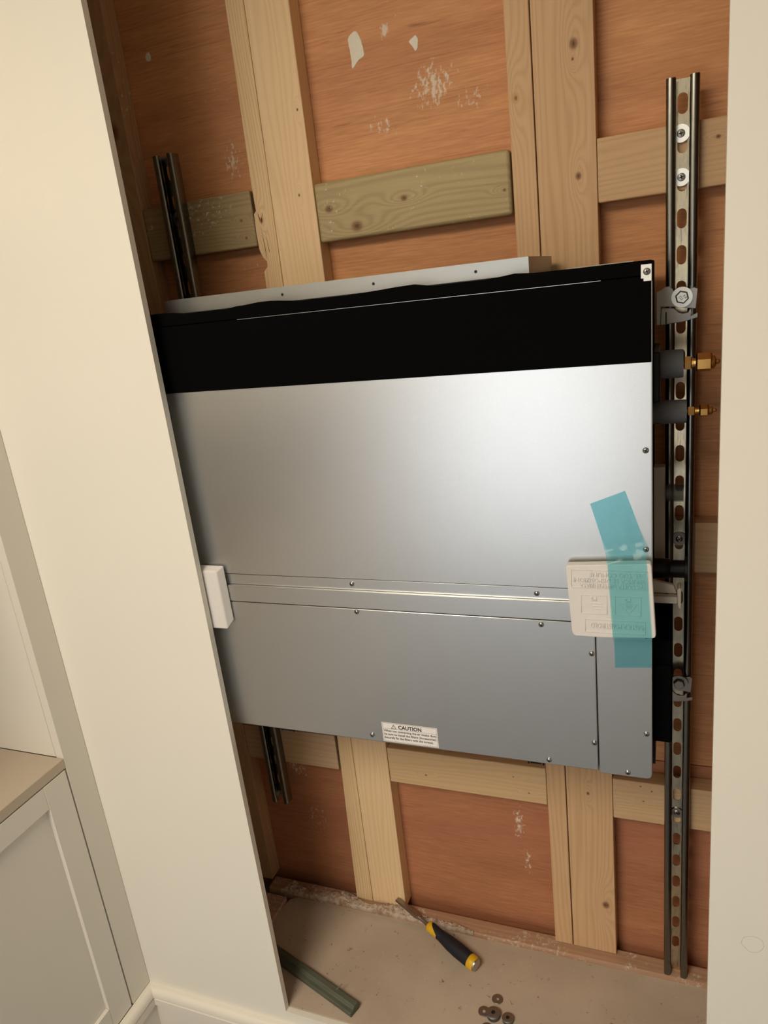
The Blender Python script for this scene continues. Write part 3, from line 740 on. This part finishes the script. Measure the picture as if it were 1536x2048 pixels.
# teal tape: stuck to the panel, over the foam, and down again
Lr = [((-.1037, -.3079), (-.0585, -.2899), .9672), ((-.0975, -.3300), (-.0500, -.3150), .9672), ((-.0905, -.3560), (-.0405, -.3440), .9668), ((-.0865, -.3690), (-.0360, -.3580), .9640),
      ((-.0845, -.3770), (-.0335, -.3670), .9590), ((-.0830, -.3840), (-.0320, -.3780), .9520), ((-.0816, -.3892), (-.0314, -.3868), .9470), ((-.0812, -.3935), (-.0312, -.3915), .9467), ((-.0800, -.4150), (-.0302, -.4140), .9466),
      ((-.0790, -.4400), (-.0288, -.4380), .9466), ((-.0782, -.4640), (-.0276, -.4600), .9466), ((-.0776, -.4700), (-.0272, -.4660), .9460), ((-.0774, -.4760), (-.0268, -.4700), .9466), ((-.0770, -.4900), (-.0260, -.4870), .9466), ((-.0764, -.4978), (-.0257, -.4950), .9472),
      ((-.0762, -.5050), (-.0257, -.5020), .9550), ((-.0762, -.5140), (-.0259, -.5100), .9618), ((-.0760, -.5260), (-.0261, -.5210), .9630), ((-.0757, -.5530), (-.0264, -.5485), .9632)]
g = G(); rows = []; NC = 8
for i, (l, r, y) in enumerate(Lr):
    row = []
    for k in range(NC + 1):
        t = k / NC
        wr = 0.0
        if 3 <= i <= 5: wr = -.0020 * math.sin(t * 9 + i) - .0012 * (i % 2)
        if i == 4: wr -= .002 * t
        if 9 <= i <= 12: wr = -.0006 * (1 + math.sin(t * 7 + i * 2))
        row.append(g.b.verts.new((l[0] + (r[0] - l[0]) * t, y + wr, l[1] + (r[1] - l[1]) * t + .0015 * math.sin(i * 1.3 + t * 3) * (1 if 3 <= i <= 13 else 0))))
    rows.append(row)
for A, B in zip(rows, rows[1:]):
    for k in range(NC): g._f([A[k], A[k + 1], B[k + 1], B[k]])
tp = obj('tape_strip', g, TAPE, None, smooth=60)
tag(tp, 'see-through teal tape strip holding the right foam block to the unit', 'tape')

# ------------------------------------------------------------------ things lying on the ledge
ZL = -1.400
ch = thing('chisel', 'yellow and black handled wood chisel leaning on the back edge of the ledge', 'chisel', (-.44, 1.16, ZL))
hb = Vector((-.3845, 1.1256, ZL + .0165)); tip = Vector((-.5920, 1.2250, -1.3600))
d = (tip - hb).normalized(); L = (tip - hb).length
obj('strike_cap', G().lathe(hb, d, [(-.0030, 0), (-.0030, .0105), (-.0018, .0125), (.0015, .0130)], 28), plain('steel_cap', (0.55, 0.53, 0.50), 0.35, 1.0, .5, .1, 90), ch)
obj('handle_collar', G().lathe(hb, d, [(.0010, .0138), (.004, .0152), (.012, .0158), (.016, .0152)], 28, squash=.95), YELLOW, ch, smooth=50)
obj('handle', G().lathe(hb, d, [(.0155, .0147), (.03, .0150), (.05, .0152), (.075, .0140), (.095, .0118), (.108, .0108), (.118, .0112), (.126, .0118), (.133, .0112), (.136, .0085), (.137, 0)], 28), YELLOW, ch, smooth=60)
side = d.cross(Vector((0, 0, 1))).normalized(); up = side.cross(d).normalized()
g = G(); prof = [(.0157, .0153), (.03, .0158), (.05, .0160), (.072, .0150), (.092, .0124), (.104, .0112)]
n = 28; rings = []
for t, r in prof:
    rings.append([g.b.verts.new(hb + d * t + (side * math.cos(2 * PI * i / n) + up * math.sin(2 * PI * i / n)) * r) for i in range(n)])
tipv = []
for i in range(n):
    k = max(0, math.sin(2 * PI * i / n + .5)); 
    tipv.append(g.b.verts.new(hb + d * (.104 + .024 * k) + (side * math.cos(2 * PI * i / n) + up * math.sin(2 * PI * i / n)) * .0119))
rings.append(tipv)
for A, B in zip(rings, rings[1:]):
    for i in range(n): g._f([A[i], A[(i + 1) % n], B[(i + 1) % n], B[i]])
obj('rubber_grip', g, GRIP, ch, smooth=60)
obj('shank', G().lathe(hb + d * .134, d, [(0, .0052), (.012, .0042), (.022, .0040), (.032, .0050)], 16), STEEL, ch, smooth=50)
def blade():
    g = G(); A = []
    for (t, w, h) in ((.162, .0042, .0034), (.172, .0066, .0030), (.235, .0066, .0022), (L, .0066, .0006)):
        c0 = hb + d * t
        A.append([g.b.verts.new(c0 + side * w * a_ + up * h * b_) for a_, b_ in ((-1, -1), (1, -1), (1, 0), (.7, 1), (-.7, 1), (-1, 0))])
    for P, Q in zip(A, A[1:]):
        for i in range(6): g._f([P[i], P[(i + 1) % 6], Q[(i + 1) % 6], Q[i]])
    g._f(A[0]); g._f(A[-1]); return g
obj('blade', blade(), STEEL, ch, smooth=30)

GW = 'loose washers on the ledge'
def flat_washer(x, y, z, r, th, label, dome=0.0, m=WASH):
    g = G(); g.lathe((x, y, z), (0, 0, 1), [(0, r * .30), (0, r), (th * .8, r), (th, r * .96), (th + dome, r * .45), (th + dome, r * .30), (0, r * .30)], 32, closed=False)
    tag(obj('washer', g, m, None, base=(x, y, z), smooth=35), label, 'washer', GW)
flat_washer(-.3277, 1.0744, ZL + .0003, .0112, .0016, 'loose grey washer lying apart above the others on the ledge')
flat_washer(-.3480, 1.0415, ZL + .0003, .0115, .0016, 'flat grey washer left of the raised washers at the bottom edge')
zz = ZL + .0003
flat_washer(-.3275, 1.0380, zz, .0135, .0075, 'fat rubber-backed washer at the bottom of the middle pile', 0.0, plain('sealing_washer', (0.10, 0.12, 0.12), 0.35, 0.6, .5, .1, 60))
flat_washer(-.3275, 1.0380, zz + .0077, .0138, .0018, 'large grey washer on top of the middle pile', .0012)
flat_washer(-.2985, 1.0370, zz, .0112, .0055, 'dark rim washer under the right-hand washer', 0.0, bpy.data.materials['sealing_washer'])
flat_washer(-.2985, 1.0370, zz + .0057, .0115, .0016, 'round grey washer on top to the right of the middle pile', .0008)
flat_washer(-.3345, 1.0090, zz, .0120, .0018, 'washer half cut by the frame below the middle pile')
flat_washer(-.3050, 1.0100, zz, .0115, .0018, 'washer half cut by the frame below the right-hand washer')

# grey-green offcut with a nail
A0 = Vector((-.9000, 1.0700, 0)); A1 = Vector((-.5990, .9690, 0)); dd = (A1 - A0).normalized(); nn = Vector((-dd.y, dd.x, 0))
OFFC = wood('grey_green_timber', (0.115, 0.120, 0.085), (0.075, 0.080, 0.058), (0, 0, 0), 'x', 40, seed=30.0)
prof = [(-.0135, 0), (.0135, 0), (.0135, .0150), (.0105, .0185), (-.0010, .0185), (-.0045, .0125), (-.0135, .0115)]
of = thing('timber_offcut', 'grey-green stepped timber strip lying across the lower left corner of the ledge', 'timber offcut', (-.75, 1.02, ZL))
obj('strip', G().prism(prof, lambda p: tuple(A0 + nn * p[0] + Vector((0, 0, ZL + .0003 + p[1]))), lambda p: tuple(A1 + nn * p[0] + Vector((0, 0, ZL + .0003 + p[1])))), OFFC, of, bevel=.0012)
e0 = A0 + dd * .262
obj('nail', G().lathe(e0 + nn * .006 + Vector((0, 0, ZL + .0185)), (nn + Vector((.3, 0, .35))), [(-.006, .0009), (.014, .0009), (.0142, .0018), (.0152, .0018)], 10), STEEL, of)

# plain ceiling lamp that gives the warm light
lp = thing('ceiling_lamp', 'plain round flush ceiling lamp behind the camera', 'lamp', (-.72, -.72, ZC - .05))
obj('lamp_body', G().lathe((-.72, -.72, ZC - .055), (0, 0, 1), [(0, .52), (.002, .53), (.054, .53)], 32), TRIMP, lp)
